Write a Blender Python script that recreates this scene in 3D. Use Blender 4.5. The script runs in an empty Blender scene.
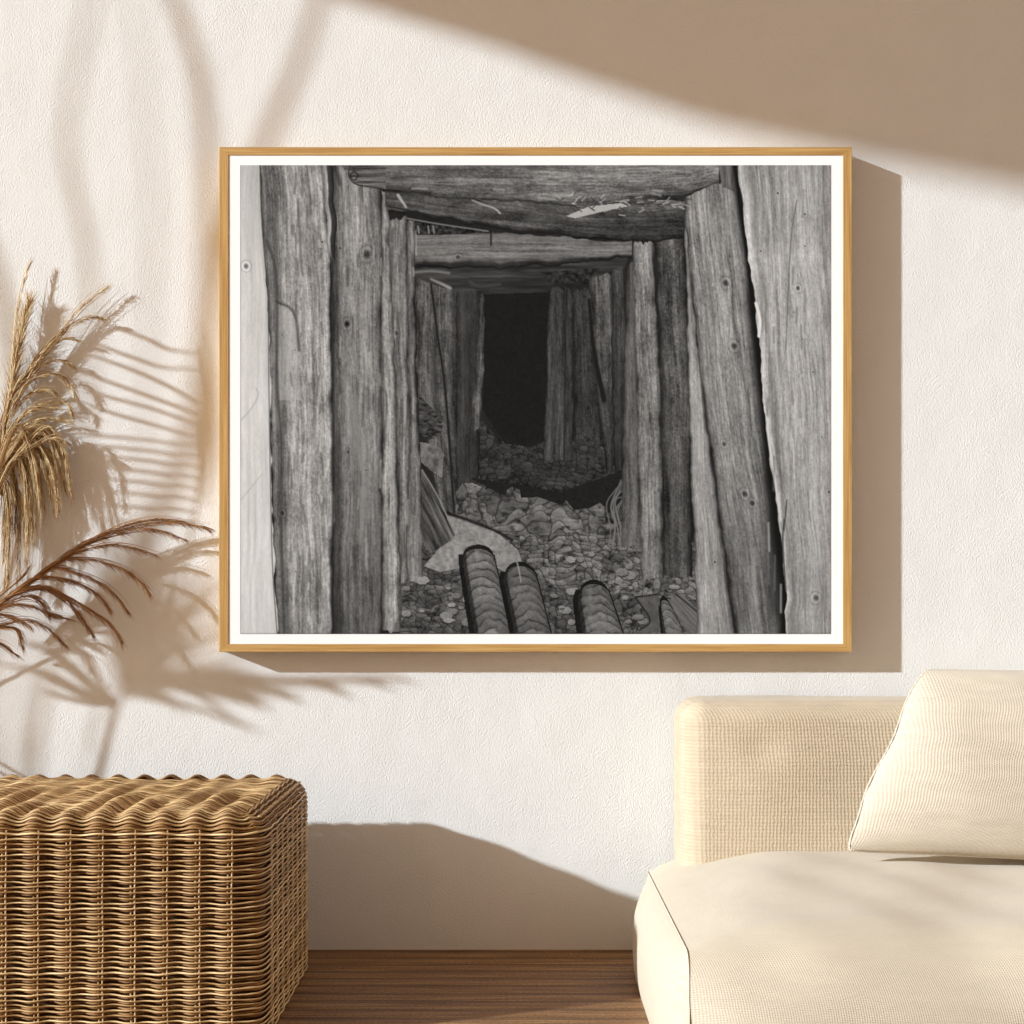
import bpy, math, random
import numpy as np
from mathutils import Vector

C = bpy.context.scene.collection
SC = bpy.context.scene
rnd = random.Random(7)

# ------------------------------------------------------------------ camera
EYE, DIST, FPX, HOR = 0.83, 3.75, 1580.0, 600.0     # eye height, distance to the wall, focal length in px, horizon row
cd = bpy.data.cameras.new('camera'); cam = bpy.data.objects.new('camera', cd); C.objects.link(cam)
cam.location = (0, -DIST, EYE); cam.rotation_euler = (math.pi/2, 0, 0)
cd.sensor_width = 36; cd.lens = FPX/1024*36; cd.shift_y = (HOR-512)/1024
cd.clip_start = .05
SC.camera = cam

# ------------------------------------------------------------------ light
SUN = Vector((2.2, 1.0, -0.86))                     # the way the sunlight travels
sd = bpy.data.lights.new('sun', 'SUN'); sd.energy = 5.8; sd.angle = math.radians(1.25); sd.color = (.88, .985, 1.05)
so = bpy.data.objects.new('sun', sd); C.objects.link(so); so.location = (-4, -2, 4)
so.rotation_euler = SUN.to_track_quat('-Z', 'Y').to_euler()
w = bpy.data.worlds.new('world'); SC.world = w; w.use_nodes = True
bg = w.node_tree.nodes['Background']; bg.inputs[1].default_value = 1.0
_t = w.node_tree; _c = _t.nodes.new('ShaderNodeTexCoord'); _s = _t.nodes.new('ShaderNodeSeparateXYZ'); _m = _t.nodes.new('ShaderNodeMapRange'); _r = _t.nodes.new('ShaderNodeValToRGB')
_m.inputs[1].default_value = -1; _m.inputs[2].default_value = 1                # sky brighter towards the sun's side of the world
_t.links.new(_c.outputs['Generated'], _s.inputs[0]); _t.links.new(_s.outputs[0], _m.inputs[0]); _t.links.new(_m.outputs[0], _r.inputs[0])
_r.color_ramp.elements[0].color = (1.90, 1.44, 1.02, 1); _r.color_ramp.elements[1].color = (.27, .145, .075, 1); _r.color_ramp.elements[1].position = .50
_t.links.new(_r.outputs[0], bg.inputs[0])
SC.view_settings.view_transform = 'Standard'; SC.view_settings.look = 'None'
SC.view_settings.gamma = 1; SC.view_settings.exposure = 0.0
SC.view_settings.use_curve_mapping = False

# ------------------------------------------------------------------ helpers
def P(px, py, a):
    """point seen at a pixel, a metres in front of the wall"""
    k = (DIST-a)/FPX
    return Vector(((px-512)*k, -a, EYE-(py-HOR)*k))
def S(px, py, a):
    """point a metres in front of the wall whose shadow falls on the wall there"""
    q = P(px, py, 0)
    return Vector((q.x-SUN.x*a, -a, q.z-SUN.z*a))

def mesh(name, verts, faces, mat, parent=None, smooth=True):
    me = bpy.data.meshes.new(name); me.from_pydata([tuple(v) for v in verts], [], faces)
    me.update()
    if smooth: me.polygons.foreach_set('use_smooth', [True]*len(me.polygons))
    if mat: me.materials.append(mat)
    o = bpy.data.objects.new(name, me); C.objects.link(o)
    if parent: o.parent = parent
    return o
def tag(o, label, cat, group=None):
    o['label'] = label; o['category'] = cat
    if group: o['group'] = group
    return o
def empty(name, loc, label, cat, group=None):
    o = bpy.data.objects.new(name, None); C.objects.link(o); o.location = loc; o.empty_display_size = .1
    bpy.context.view_layer.update()
    return tag(o, label, cat, group)
def under(o, parent):
    """parent keeping the world place (parents here are only moved, never turned)"""
    o.parent = parent; o.location = Vector(o.location)-Vector(parent.location)
    return o
def struct(o): o['kind'] = 'structure'; return o

def smooth(t): t = max(0, min(1, t)); return t*t*(3-2*t)

class MB:
    def __init__(s): s.v = []; s.f = []; s.ranges = []
    def box(s, a, b):
        n = len(s.v)
        for z in (a[2], b[2]):
            for x, y in ((a[0], a[1]), (b[0], a[1]), (b[0], b[1]), (a[0], b[1])): s.v.append((x, y, z))
        s.f += [(n, n+3, n+2, n+1), (n+4, n+5, n+6, n+7)]
        for i in range(4): j = (i+1) % 4; s.f.append((n+i, n+j, n+4+j, n+4+i))
    def grid(s, fn, nu, nv, wu=False):
        n = len(s.v)
        for j in range(nv):
            for i in range(nu): s.v.append(tuple(fn(i, j)))
        for j in range(nv-1):
            for i in range(nu if wu else nu-1):
                i2 = (i+1) % nu
                s.f.append((n+j*nu+i, n+j*nu+i2, n+(j+1)*nu+i2, n+(j+1)*nu+i))
    def tube(s, pts, rad, sides=4, closed=False, flat=1.0, upv=None):
        """tube along points; rad is a number or a list; flat < 1 squashes it"""
        m = len(pts); pts = [Vector(p) for p in pts]; n = len(s.v)
        up = Vector(upv) if upv else Vector((0.13, 0.31, .94))
        for i in range(m):
            if closed: t = pts[(i+1) % m]-pts[i-1]
            else: t = pts[min(i+1, m-1)]-pts[max(i-1, 0)]
            if t.length < 1e-9: t = Vector((0, 0, 1))
            t.normalize(); b = t.cross(up)
            if b.length < 1e-3: b = t.cross(Vector((1, 0, 0)))
            b.normalize(); c = b.cross(t)
            r = rad[i] if isinstance(rad, (list, tuple)) else rad
            for k in range(sides):
                q = 2*math.pi*k/sides
                s.v.append(tuple(pts[i]+b*(r*math.cos(q))+c*(r*flat*math.sin(q))))
        for i in range(m if closed else m-1):
            i2 = (i+1) % m
            for k in range(sides):
                k2 = (k+1) % sides
                s.f.append((n+i*sides+k, n+i*sides+k2, n+i2*sides+k2, n+i2*sides+k))
        s.ranges.append((n, len(s.v)))
        if not closed:
            s.f.append(tuple(n+k for k in range(sides))[::-1]); s.f.append(tuple(n+(m-1)*sides+k for k in range(sides)))
    def build(s, name, mat, parent=None, smooth=True, origin=None):
        o = Vector(origin) if origin is not None else (Vector(parent.location) if parent else Vector((0, 0, 0)))
        ob = mesh(name, [Vector(v)-o for v in s.v], s.f, mat, None, smooth)
        if len(s.ranges) > 20:                                       # every strand its own tone
            tn = np.full(len(s.v), .5, np.float32)
            for i0, i1 in s.ranges: tn[i0:i1] = rnd.random()
            ob.data.attributes.new('tone', 'FLOAT', 'POINT').data.foreach_set('value', tn)
        if parent: ob.parent = parent; ob.location = (0, 0, 0)
        else: ob.location = o
        return ob

def spline(pts, n):
    """Catmull-Rom through points, n samples"""
    pts = [Vector(p) for p in pts]; q = [pts[0]*2-pts[1]]+pts+[pts[-1]*2-pts[-2]]; out = []
    m = len(pts)-1
    for i in range(n):
        t = i/(n-1)*m; k = min(int(t), m-1); t -= k
        a, b, c, d = q[k:k+4]
        out.append(.5*((2*b)+(c-a)*t+(2*a-5*b+4*c-d)*t*t+(3*b-a-3*c+d)*t**3))
    return out

# ------------------------------------------------------------------ materials
def material(name, rough=.8, spec=.3):
    m = bpy.data.materials.new(name); m.use_nodes = True
    nt = m.node_tree; b = nt.nodes['Principled BSDF']
    b.inputs['Roughness'].default_value = rough; b.inputs['Specular IOR Level'].default_value = spec
    return m, nt, b
def N(nt, t, **kw):
    n = nt.nodes.new(t)
    for k, v in kw.items():
        if k in n.inputs: n.inputs[k].default_value = v
        else: setattr(n, k, v)
    return n
def coords(nt, scale=(1, 1, 1), rot=(0, 0, 0)):
    tc = N(nt, 'ShaderNodeTexCoord'); mp = N(nt, 'ShaderNodeMapping')
    mp.inputs['Scale'].default_value = scale; mp.inputs['Rotation'].default_value = rot
    nt.links.new(tc.outputs['Object'], mp.inputs[0]); return mp.outputs[0]
def ramp(nt, fac, stops):
    r = N(nt, 'ShaderNodeValToRGB'); e = r.color_ramp.elements
    while len(e) < len(stops): e.new(.5)
    for el, (p, c) in zip(e, stops): el.position = p; el.color = (*c, 1)
    nt.links.new(fac, r.inputs[0]); return r.outputs[0]
def noise(nt, vec, scale, detail=3, rough=.5, dist=0):
    n = N(nt, 'ShaderNodeTexNoise', Scale=scale, Detail=detail, Roughness=rough, Distortion=dist)
    nt.links.new(vec, n.inputs['Vector']); return n.outputs['Fac']
def bump(nt, b, h, strength, dist):
    n = N(nt, 'ShaderNodeBump', Strength=strength, Distance=dist)
    nt.links.new(h, n.inputs['Height']); nt.links.new(n.outputs[0], b.inputs['Normal']); return n
def mathn(nt, op, a, b=None, v=None):
    n = N(nt, 'ShaderNodeMath', operation=op); nt.links.new(a, n.inputs[0])
    if b is not None: nt.links.new(b, n.inputs[1])
    if v is not None: n.inputs[1].default_value = v
    return n.outputs[0]

def plaster():
    m, nt, b = material('warm_white_plaster', .92, .15)
    v = coords(nt, (1, 1, .72), (0, .5, 0))
    h = noise(nt, v, 290, 2.5, .55, 0)
    h2 = noise(nt, v, 9, 3)
    c = ramp(nt, h2, [(.3, (.785, .772, .755)), (.7, (.805, .792, .775))])
    nt.links.new(c, b.inputs['Base Color'])
    s = mathn(nt, 'ADD', h, mathn(nt, 'MULTIPLY', h2, v=1.2))
    bump(nt, b, s, .6, .0036)
    return m
def oak():
    m, nt, b = material('honey_oak', .5, .35)
    v = coords(nt, (1, 1, 1))
    tc = N(nt, 'ShaderNodeAttribute', attribute_name='grain')
    n1 = noise(nt, tc.outputs['Vector'], 1, 4, .6, .3)
    c = ramp(nt, n1, [(.25, (.33, .165, .045)), (.5, (.50, .29, .095)), (.75, (.65, .42, .17))])
    nt.links.new(c, b.inputs['Base Color']); bump(nt, b, n1, .2, .001)
    return m
def plain(name, col, rough=.8, spec=.3, nscale=None, namp=.1, bstr=0):
    m, nt, b = material(name, rough, spec)
    v = coords(nt); n = noise(nt, v, nscale or 20, 4)
    lo = tuple(x*(1-namp) for x in col); hi = tuple(min(1, x*(1+namp)) for x in col)
    nt.links.new(ramp(nt, n, [(.3, lo), (.7, hi)]), b.inputs['Base Color'])
    if bstr: bump(nt, b, n, bstr, .002)
    return m
def fabric(name, col, pitch, rot, depth, slub=.05, grid=False):
    """woven cloth: two crossed sets of threads"""
    m, nt, b = material(name, .95, .12)
    b.inputs['Sheen Weight'].default_value = .15
    v = coords(nt, (1, 1, 1), rot)
    wv = noise(nt, v, 90, 3); sx = N(nt, 'ShaderNodeSeparateXYZ'); nt.links.new(v, sx.inputs[0])
    k = 2*math.pi/pitch
    def sn(o):
        s = mathn(nt, 'MULTIPLY', o, v=k); s = mathn(nt, 'ADD', s, mathn(nt, 'MULTIPLY', wv, v=5.0))
        return mathn(nt, 'SINE', s)
    d = mathn(nt, 'ADD', sx.outputs[0], sx.outputs[1])
    h = mathn(nt, 'MULTIPLY', mathn(nt, 'ADD', sn(d), sn(sx.outputs[2])), v=.5) if grid else mathn(nt, 'MULTIPLY', sn(d), sn(sx.outputs[2]))
    n2 = noise(nt, coords(nt, (1, 1, 5)), 14, 4)
    lo = tuple(x*(1-slub) for x in col); hi = tuple(min(1, x*(1+slub)) for x in col)
    c = ramp(nt, n2, [(.3, lo), (.7, hi)])
    mx = N(nt, 'ShaderNodeMix', data_type='RGBA', blend_type='MULTIPLY')
    mx.inputs[0].default_value = 1
    t = ramp(nt, mathn(nt, 'ADD', mathn(nt, 'MULTIPLY', h, v=.5), v=.5), [(0, (.90, .87, .83)), (1, (1, 1, 1))])
    nt.links.new(c, mx.inputs[6]); nt.links.new(t, mx.inputs[7]); nt.links.new(mx.outputs[2], b.inputs['Base Color'])
    bump(nt, b, h, .6, depth)
    return m
def wicker(name, lo, hi, rough=.6, sc=(1, 1, 9), tone=.35):
    m, nt, b = material(name, rough, .3)
    n = noise(nt, coords(nt, sc), 24, 3, .6)
    tn = N(nt, 'ShaderNodeAttribute', attribute_name='tone')
    k = mathn(nt, 'ADD', mathn(nt, 'MULTIPLY', n, v=1-tone), mathn(nt, 'MULTIPLY', tn.outputs['Fac'], v=tone))
    nt.links.new(ramp(nt, k, [(.28, lo), (.72, hi)]), b.inputs['Base Color'])
    return m
def floor_mat():
    m, nt, b = material('dark_brown_boards', .55, .35)
    v = coords(nt, (1, 1, 1)); sx = N(nt, 'ShaderNodeSeparateXYZ'); nt.links.new(v, sx.inputs[0])
    g = noise(nt, coords(nt, (2.2, 60, 1)), 1.6, 5, .6, .4)
    sp = noise(nt, coords(nt, (1, 1.6, 1)), 140, 2)
    c = ramp(nt, g, [(.30, (.15, .066, .024)), (.52, (.34, .175, .070)), (.72, (.58, .35, .15))])
    wave = mathn(nt, 'SINE', mathn(nt, 'ADD', mathn(nt, 'MULTIPLY', sx.outputs[1], v=2*math.pi/.066), mathn(nt, 'MULTIPLY', g, v=1.2)))
    h = mathn(nt, 'ADD', mathn(nt, 'MULTIPLY', wave, v=.5), mathn(nt, 'MULTIPLY', sp, v=.9))
    t = ramp(nt, mathn(nt, 'ADD', mathn(nt, 'MULTIPLY', wave, v=.5), v=.5), [(0, (.55, .5, .46)), (.4, (1, 1, 1)), (1, (1.0, 1.0, 1.0))])
    t2 = ramp(nt, sp, [(.36, (.55, .52, .48)), (.62, (1, 1, 1))])
    m1 = N(nt, 'ShaderNodeMix', data_type='RGBA', blend_type='MULTIPLY'); m1.inputs[0].default_value = 1
    m2 = N(nt, 'ShaderNodeMix', data_type='RGBA', blend_type='MULTIPLY'); m2.inputs[0].default_value = 1
    nt.links.new(c, m1.inputs[6]); nt.links.new(t, m1.inputs[7]); nt.links.new(m1.outputs[2], m2.inputs[6]); nt.links.new(t2, m2.inputs[7])
    nt.links.new(m2.outputs[2], b.inputs['Base Color']); bump(nt, b, h, .5, .004)
    return m

M_wall = plaster(); M_oak = oak(); M_floor = floor_mat()
M_ceiling = plain('ceiling_paint', (.78, .74, .69), .9, .1)
M_mat = plain('white_paper_border', (.93, .93, .93), .95, .05, 30, .003)
M_back = fabric('cream_basket_weave', (.59, .485, .355), .0078, (0, 0, 0), .0009, .05, True)
M_seat = fabric('ivory_fine_weave', (.63, .55, .44), .0065, (0, .78, .2), .0007, .03)
M_pillow = fabric('cream_pillow_weave', (.65, .57, .465), .0070, (.1, .42, 0), .0009, .05)
M_seam = plain('beige_seam', (.70, .62, .50), .9, .1)
M_wick = wicker('golden_rattan', (.32, .165, .05), (.92, .66, .35), .55, (3, 3, 60))
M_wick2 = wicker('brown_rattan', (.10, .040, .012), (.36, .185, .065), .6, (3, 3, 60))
M_core = plain('dark_rattan_core', (.050, .024, .010), .9, .1)
M_stake = wicker('pale_rattan_stake', (.55, .34, .15), (.85, .62, .36))
M_plA = wicker('golden_pampas', (.26, .115, .03), (1.0, .80, .47), .7, (20, 20, 20), .8)
M_plB = wicker('shaded_pampas', (.20, .08, .022), (.60, .32, .13), .7, (20, 20, 20), .8)  # darker copy of the golden pampas: this plume's shade is in its colour
M_stem = plain('dry_stem', (.30, .16, .06), .8, .2)
M_palm = plain('dry_palm_leaf', (.42, .30, .16), .8, .2)
M_clay = plain('sand_ceramic', (.62, .52, .40), .8, .2, 12, .08, .2)
M_green = plain('deep_green_leaf', (.07, .12, .04), .6, .3)
M_trim = plain('white_window_paint', (.78, .75, .70), .6, .3)

# ------------------------------------------------------------------ the room
XL, XR, DEEP, CEIL = -3.0, 4.2, 6.0, 3.9
def slab(name, a, b, mat): q = MB(); q.box(a, b); return struct(q.build(name, mat, None, False))
slab('wall_back', (XL-.15, 0, -.1), (XR, .15, CEIL+.1), M_wall)
slab('floor', (XL-.15, -DEEP, -.1), (XR, 0, 0), M_floor)
slab('ceiling', (XL-.15, -DEEP, CEIL), (XR, 0, CEIL+.1), M_ceiling)
slab('wall_right', (XR, -DEEP, -.1), (XR+.15, .15, CEIL+.1), M_wall)
# left wall with a tall, gently arched opening that the sun comes through
head = [(.10, 3.27), (.6, 3.27), (1.17, 3.27), (1.265, 3.288), (1.364, 3.305), (1.459, 3.308), (1.588, 3.323), (1.728, 3.372), (1.916, 3.45), (2.3, 3.56), (2.8, 3.60), (3.4, 3.52), (3.9, 3.3)]
wl = MB()
for x0, x1 in ((XL-.02, XL),):
    for (a0, z0), (a1, z1) in zip(head[:-1], head[1:]):
        n = len(wl.v)
        for x in (x0, x1):
            wl.v += [(x, -a0, z0), (x, -a1, z1), (x, -a1, CEIL+.1), (x, -a0, CEIL+.1)]
        wl.f += [(n, n+1, n+2, n+3), (n+7, n+6, n+5, n+4), (n, n+4, n+5, n+1), (n+1, n+5, n+6, n+2), (n+2, n+6, n+7, n+3), (n+3, n+7, n+4, n)]
wl.box((XL-.02, -.10, -.1), (XL, 0, CEIL+.1)); wl.box((XL-.02, -DEEP, -.1), (XL, -3.9, CEIL+.1))
struct(wl.build('wall_left', M_wall, None, False))

# ------------------------------------------------------------------ the print (a flat photograph on paper)
def lat(seed, n=256): return np.random.default_rng(seed).random((n, n)).astype(np.float32)
_L = {}
def vn(x, y, seed=0):
    if seed not in _L: _L[seed] = lat(seed)
    L = _L[seed]; xi = np.floor(x).astype(int); yi = np.floor(y).astype(int)
    fx = x-xi; fy = y-yi; fx = fx*fx*(3-2*fx); fy = fy*fy*(3-2*fy)
    a = L[yi % 256, xi % 256]; b = L[yi % 256, (xi+1) % 256]; c = L[(yi+1) % 256, xi % 256]; d = L[(yi+1) % 256, (xi+1) % 256]
    return (a*(1-fx)+b*fx)*(1-fy)+(c*(1-fx)+d*fx)*fy-.5
def fbm(x, y, seed=0, o=3):
    s = 0
    for k in range(o): s = s+vn(x*2**k, y*2**k, seed+k)*.6**k
    return s
X0, X1, Y0, Y1 = 240., 831., 165., 634.
Q = 1.5
nx = int((X1-X0)*Q)+1; ny = int((Y1-Y0)*Q)+1
gx, gy = np.meshgrid(np.linspace(X0, X1, nx), np.linspace(Y0, Y1, ny))
IMG = np.full(gx.shape, 36.)
def comp(mask, val):
    global IMG
    IMG = IMG*(1-mask)+val*mask
def interp(t, pts): return np.interp(t, [p[0] for p in pts], [p[1] for p in pts])
def knots_warp(c, l, knots):
    """bend the grain round each knot; returns warped cross coordinate"""
    for (kc, kl, r) in knots:
        d2 = ((c-kc)/(r*1.6))**2+((l-kl)/(r*3.2))**2
        c = c+np.sign(c-kc)*-1*r*.9*np.exp(-d2)*np.minimum(1, np.abs(c-kc)/r)
    return c
def wood(c, l, base, seed, amp=1.0, rough=1.0, knots=(), scale=1.0):
    """wood grain; c runs across the grain, l along it (pixels)"""
    cw = knots_warp(c, l, knots)+fbm(c*.02, l*.010, seed+30, 2)*5
    g = fbm(cw*.16*scale, l*.010, seed)*30+fbm(cw*.55*scale, l*.022, seed+3)*34+vn(cw*1.1*scale, l*.07, seed+6)*20
    s = vn(c*.75, l*.6, seed+9)*26*rough**.5+vn(c*1.3, l*.25, seed+10)*26+fbm(c*.09, l*.05, seed+12)*20*min(rough, 1.7)
    lines = np.clip(vn(cw*.30*scale, l*.006, seed+15)-.27, 0, .2)*-170
    v = base*(1+(g+s)*amp/115.)+lines*amp*base/130.
    for (kc, kl, r) in knots:
        d = np.hypot((c-kc)/r, (l-kl)/(r*1.15))
        v = v-base*.5*np.exp(-(d/.62)**4)+base*.08*np.exp(-((d-1.05)/.22)**2)-base*.13*np.exp(-((d-1.45)/.2)**2)
    return v
def vpost(left, right, y0, y1, prof, seed, amp=1., rough=1., knots=(), vgrad=None, edge=.8, topj=3, botj=3, jit=1.2):
    """an upright timber: left/right edges are (y, x) lists, prof is the grey across it"""
    xl = interp(gy, left)+fbm(gy*.05, gy*0+seed, seed+40)*jit*2; xr = interp(gy, right)+fbm(gy*.05, gy*0+seed+5, seed+41)*jit*2
    u = (gx-xl)/np.maximum(xr-xl, .5)
    t = y0+fbm(gx*.2, gx*0+seed, seed+42)*topj*2; b_ = y1+fbm(gx*.15, gx*0+seed, seed+43)*botj*2
    m = np.clip((gx-xl)*1.3+.5, 0, 1)*np.clip((xr-gx)*1.3+.5, 0, 1)*np.clip(gy-t+.5, 0, 1)*np.clip(b_-gy+.5, 0, 1)
    base = interp(u, prof)
    if vgrad: base = base*interp(gy, vgrad)
    mid = interp(gy, left)*.5+interp(gy, right)*.5; c = gx-(mid-mid[0, 0])
    kk = [(kx-(np.interp(ky, [p[0] for p in left], [p[1] for p in left])*.5+np.interp(ky, [p[0] for p in right], [p[1] for p in right])*.5-mid[0, 0]), ky, r) for kx, ky, r in knots]
    v = wood(c, gy, base, seed, amp, rough, kk)
    if edge: v = v*(1-.45*edge*np.exp(-((xr-gx)/1.8)**2)-.35*edge*np.exp(-((gx-xl)/1.5)**2))
    comp(m, v)
def hbeam(top, bot, x0, x1, prof, seed, amp=1., rough=1., knots=(), edge=.8, hgrad=None):
    yt = interp(gx, top)+fbm(gx*.05, gx*0+seed, seed+40)*3; yb = interp(gx, bot)+fbm(gx*.06, gx*0+seed+5, seed+41)*3
    u = (gy-yt)/np.maximum(yb-yt, .5)
    m = np.clip((gy-yt)*1.3+.5, 0, 1)*np.clip((yb-gy)*1.3+.5, 0, 1)*np.clip(gx-x0+.5, 0, 1)*np.clip(x1-gx+.5, 0, 1)
    base = interp(u, prof)
    if hgrad: base = base*interp(gx, hgrad)
    mid = (interp(gx, top)+interp(gx, bot))*.5
    v = wood(gy-(mid-mid[0, 0]), gx, base, seed, amp, rough, [(ky-(np.interp(kx, [p[0] for p in top], [p[1] for p in top])*.5+np.interp(kx, [p[0] for p in bot], [p[1] for p in bot])*.5-mid[0, 0]), kx, r) for kx, ky, r in knots])
    if edge: v = v*(1-.45*edge*np.exp(-((yb-gy)/2.)**2))
    comp(m, v)
def polym(pts):
    m = np.zeros(gx.shape, bool); n = len(pts)
    for i in range(n):
        xa, ya = pts[i]; xb, yb = pts[(i+1) % n]
        if ya == yb: continue
        c = ((ya > gy) != (yb > gy)) & (gx < (xb-xa)*(gy-ya)/(yb-ya)+xa)
        m ^= c
    return m.astype(float)
def stones(mask, cell, base, seed, contrast=1., squash=.75):
    """rubble: jittered cells with a lit upper side and dark gaps"""
    wx = gx+fbm(gx*.05, gy*.05, seed+50, 2)*cell*1.3; wy = (gy+fbm(gx*.05, gy*.05, seed+55, 2)*cell*1.3)/squash
    cx = wx/cell; cy = wy/cell; ix = np.floor(cx).astype(int); iy = np.floor(cy).astype(int)
    L1, L2, L3 = lat(seed+1), lat(seed+2), lat(seed+3)
    d1 = np.full(gx.shape, 9.); d2 = d1.copy(); tone = d1*0; oy = d1*0; ox = d1*0
    for a in (-1, 0, 1):
        for b in (-1, 0, 1):
            jx = (ix+a) % 256; jy = (iy+b) % 256
            px_ = ix+a+.15+.7*L1[jy, jx]; py_ = iy+b+.15+.7*L2[jy, jx]
            d = np.hypot(cx-px_, cy-py_); near = d < d1
            d2 = np.where(near, d1, np.minimum(d2, d)); tone = np.where(near, L3[jy, jx], tone)
            oy = np.where(near, cy-py_, oy); ox = np.where(near, cx-px_, ox); d1 = np.where(near, d, d1)
    e = d2-d1
    v = base*(.78+.46*tone*contrast)*(1-.26*contrast*oy)*(1+.12*contrast*ox)
    v = v*(1-.62*np.exp(-(e/(.07+.09*np.clip(vn(gx*.12, gy*.12, seed+70)+.5, 0, 1)))**2)*contrast)*(1-.5*np.clip(fbm(gx*.16, gy*.22, seed+75)-.12, 0, .5)*2)
    v = v*(1+fbm(gx*.12, gy*.3, seed+60)*.36*contrast+vn(gx*.9, gy*.9, seed+63)*.20)
    comp(mask, v)
def stroke(pts, w_, g_, soft=.6):
    """a drawn line of grey g_; w_ may taper as (start, end)"""
    w0, w1 = w_ if isinstance(w_, tuple) else (w_, w_)
    sp = spline([(p[0], p[1], 0) for p in pts], max(8, len(pts)*8)); best = np.full(gx.shape, 99.)
    xs = [p.x for p in sp]; ys = [p.y for p in sp]
    i0 = max(0, int((min(ys)-8-Y0)*Q)); i1 = int((max(ys)+8-Y0)*Q)+1; j0 = max(0, int((min(xs)-8-X0)*Q)); j1 = int((max(xs)+8-X0)*Q)+1
    sx_, sy_ = gx[i0:i1, j0:j1], gy[i0:i1, j0:j1]
    if sx_.size == 0: return
    b_ = np.full(sx_.shape, 99.)
    for k in range(len(sp)-1):
        ax, ay, bx, by = xs[k], ys[k], xs[k+1], ys[k+1]; L2_ = (bx-ax)**2+(by-ay)**2+1e-6
        t = np.clip(((sx_-ax)*(bx-ax)+(sy_-ay)*(by-ay))/L2_, 0, 1)
        r = w0+(w1-w0)*k/(len(sp)-1)
        b_ = np.minimum(b_, np.hypot(sx_-ax-t*(bx-ax), sy_-ay-t*(by-ay))-r*.5)
    m = np.clip(.5-b_/soft*.5, 0, 1)
    IMG[i0:i1, j0:j1] = IMG[i0:i1, j0:j1]*(1-m)+g_*m

# the far dark and the rubble floor
IMG += fbm(gx*.05, gy*.06, 70)*10+vn(gx*.7, gy*.7, 71)*5
stones(polym([(455, 470), (480, 418), (500, 440), (530, 448), (548, 440), (640, 440), (640, 560), (455, 560)]), 9, 62, 80, .9, .6)
comp(polym([(483, 280), (548, 280), (548, 440), (530, 446), (505, 444), (483, 410)]), 29+vn(gx*.4, gy*.4, 72)*6)
comp(np.exp(-((gy-(455+(gx-480)*.22))/16.)**2)*polym([(470, 440), (640, 440), (640, 520), (470, 520)])*.35, 40)
# far posts on the left
vpost([(280, 455), (490, 457)], [(280, 482), (490, 478)], 284, 482, [(0, 62), (.5, 56), (1, 44)], 101, .9, 1)
vpost([(290, 481), (400, 473), (428, 474)], [(290, 485), (400, 482), (430, 482)], 295, 430, [(0, 74), (1, 84)], 105, 1.1, 2)
vpost([(275, 416), (400, 418), (512, 440)], [(275, 458), (400, 456), (515, 458)], 276, 514, [(0, 96), (.3, 84), (.45, 60), (.55, 92), (.8, 80), (1, 62)], 110, 1.3, 1.3)
stroke([(430, 277), (437, 330), (446, 399), (454, 512)], (2, 2.5), 34)
stroke([(417, 400), (425, 440), (440, 512)], 3, 40)
# far posts on the right
vpost([(285, 549), (460, 543)], [(285, 572), (460, 574)], 288, 461, [(0, 44), (.1, 78), (.3, 58), (.5, 74), (.7, 60), (1, 66)], 115, 1.3, .6)
stroke([(566, 290), (564, 460)], 1.2, 36)
vpost([(285, 573), (470, 576)], [(285, 592), (470, 602)], 288, 468, [(0, 52), (1, 60)], 120, 1.1, 2.2)
stones(polym([(576, 425), (592, 440), (606, 455), (604, 475), (578, 466)]), 7, 66, 123, .6)
vpost([(270, 588), (400, 597), (470, 606)], [(270, 612), (470, 616)], 271, 470, [(0, 62), (.4, 92), (1, 74)], 125, 1.1, 2.4, vgrad=[(270, 1.1), (400, .8), (470, .6)])
stroke([(589, 300), (594, 350), (604, 400)], (3, 5), 30)
vpost([(262, 611), (470, 614)], [(262, 626), (470, 626)], 263, 468, [(0, 62), (.5, 90), (1, 66)], 130, 1, 1, vgrad=[(262, 1), (400, .8), (468, .55)])
# middle rubble, the heap, the soil and the pebbles
stones(polym([(400, 540), (700, 540), (700, 634), (400, 634)]), 9, 88, 140, .75, .62)
comp(polym([(470, 478), (520, 484), (560, 492), (624, 470), (624, 500), (600, 520), (560, 505), (500, 494)]), 32+vn(gx*.5, gy*.5, 141)*9)
stones(polym([(456, 492), (462, 484), (470, 482), (482, 487), (489, 492), (505, 497), (507, 490), (512, 487), (520, 490), (521, 498), (538, 497), (555, 503), (563, 505), (566, 500), (574, 510), (590, 508), (600, 503), (606, 508), (605, 522), (632, 528), (634, 552), (560, 556), (520, 548), (456, 520)]), 21, 104, 142, .7, .62)
stones(polym([(520, 535), (580, 532), (630, 540), (660, 560), (696, 572), (696, 600), (560, 590), (520, 560)]), 9.5, 106, 143, .8, .58)
comp(polym([(446, 514), (470, 520), (500, 535), (518, 550), (522, 562), (505, 572), (482, 560), (470, 566), (440, 572), (424, 566), (436, 552), (452, 536)]), 134+fbm(gx*.25, gy*.25, 144)*34+vn(gx*.9, gy*.9, 147)*20)
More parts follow.
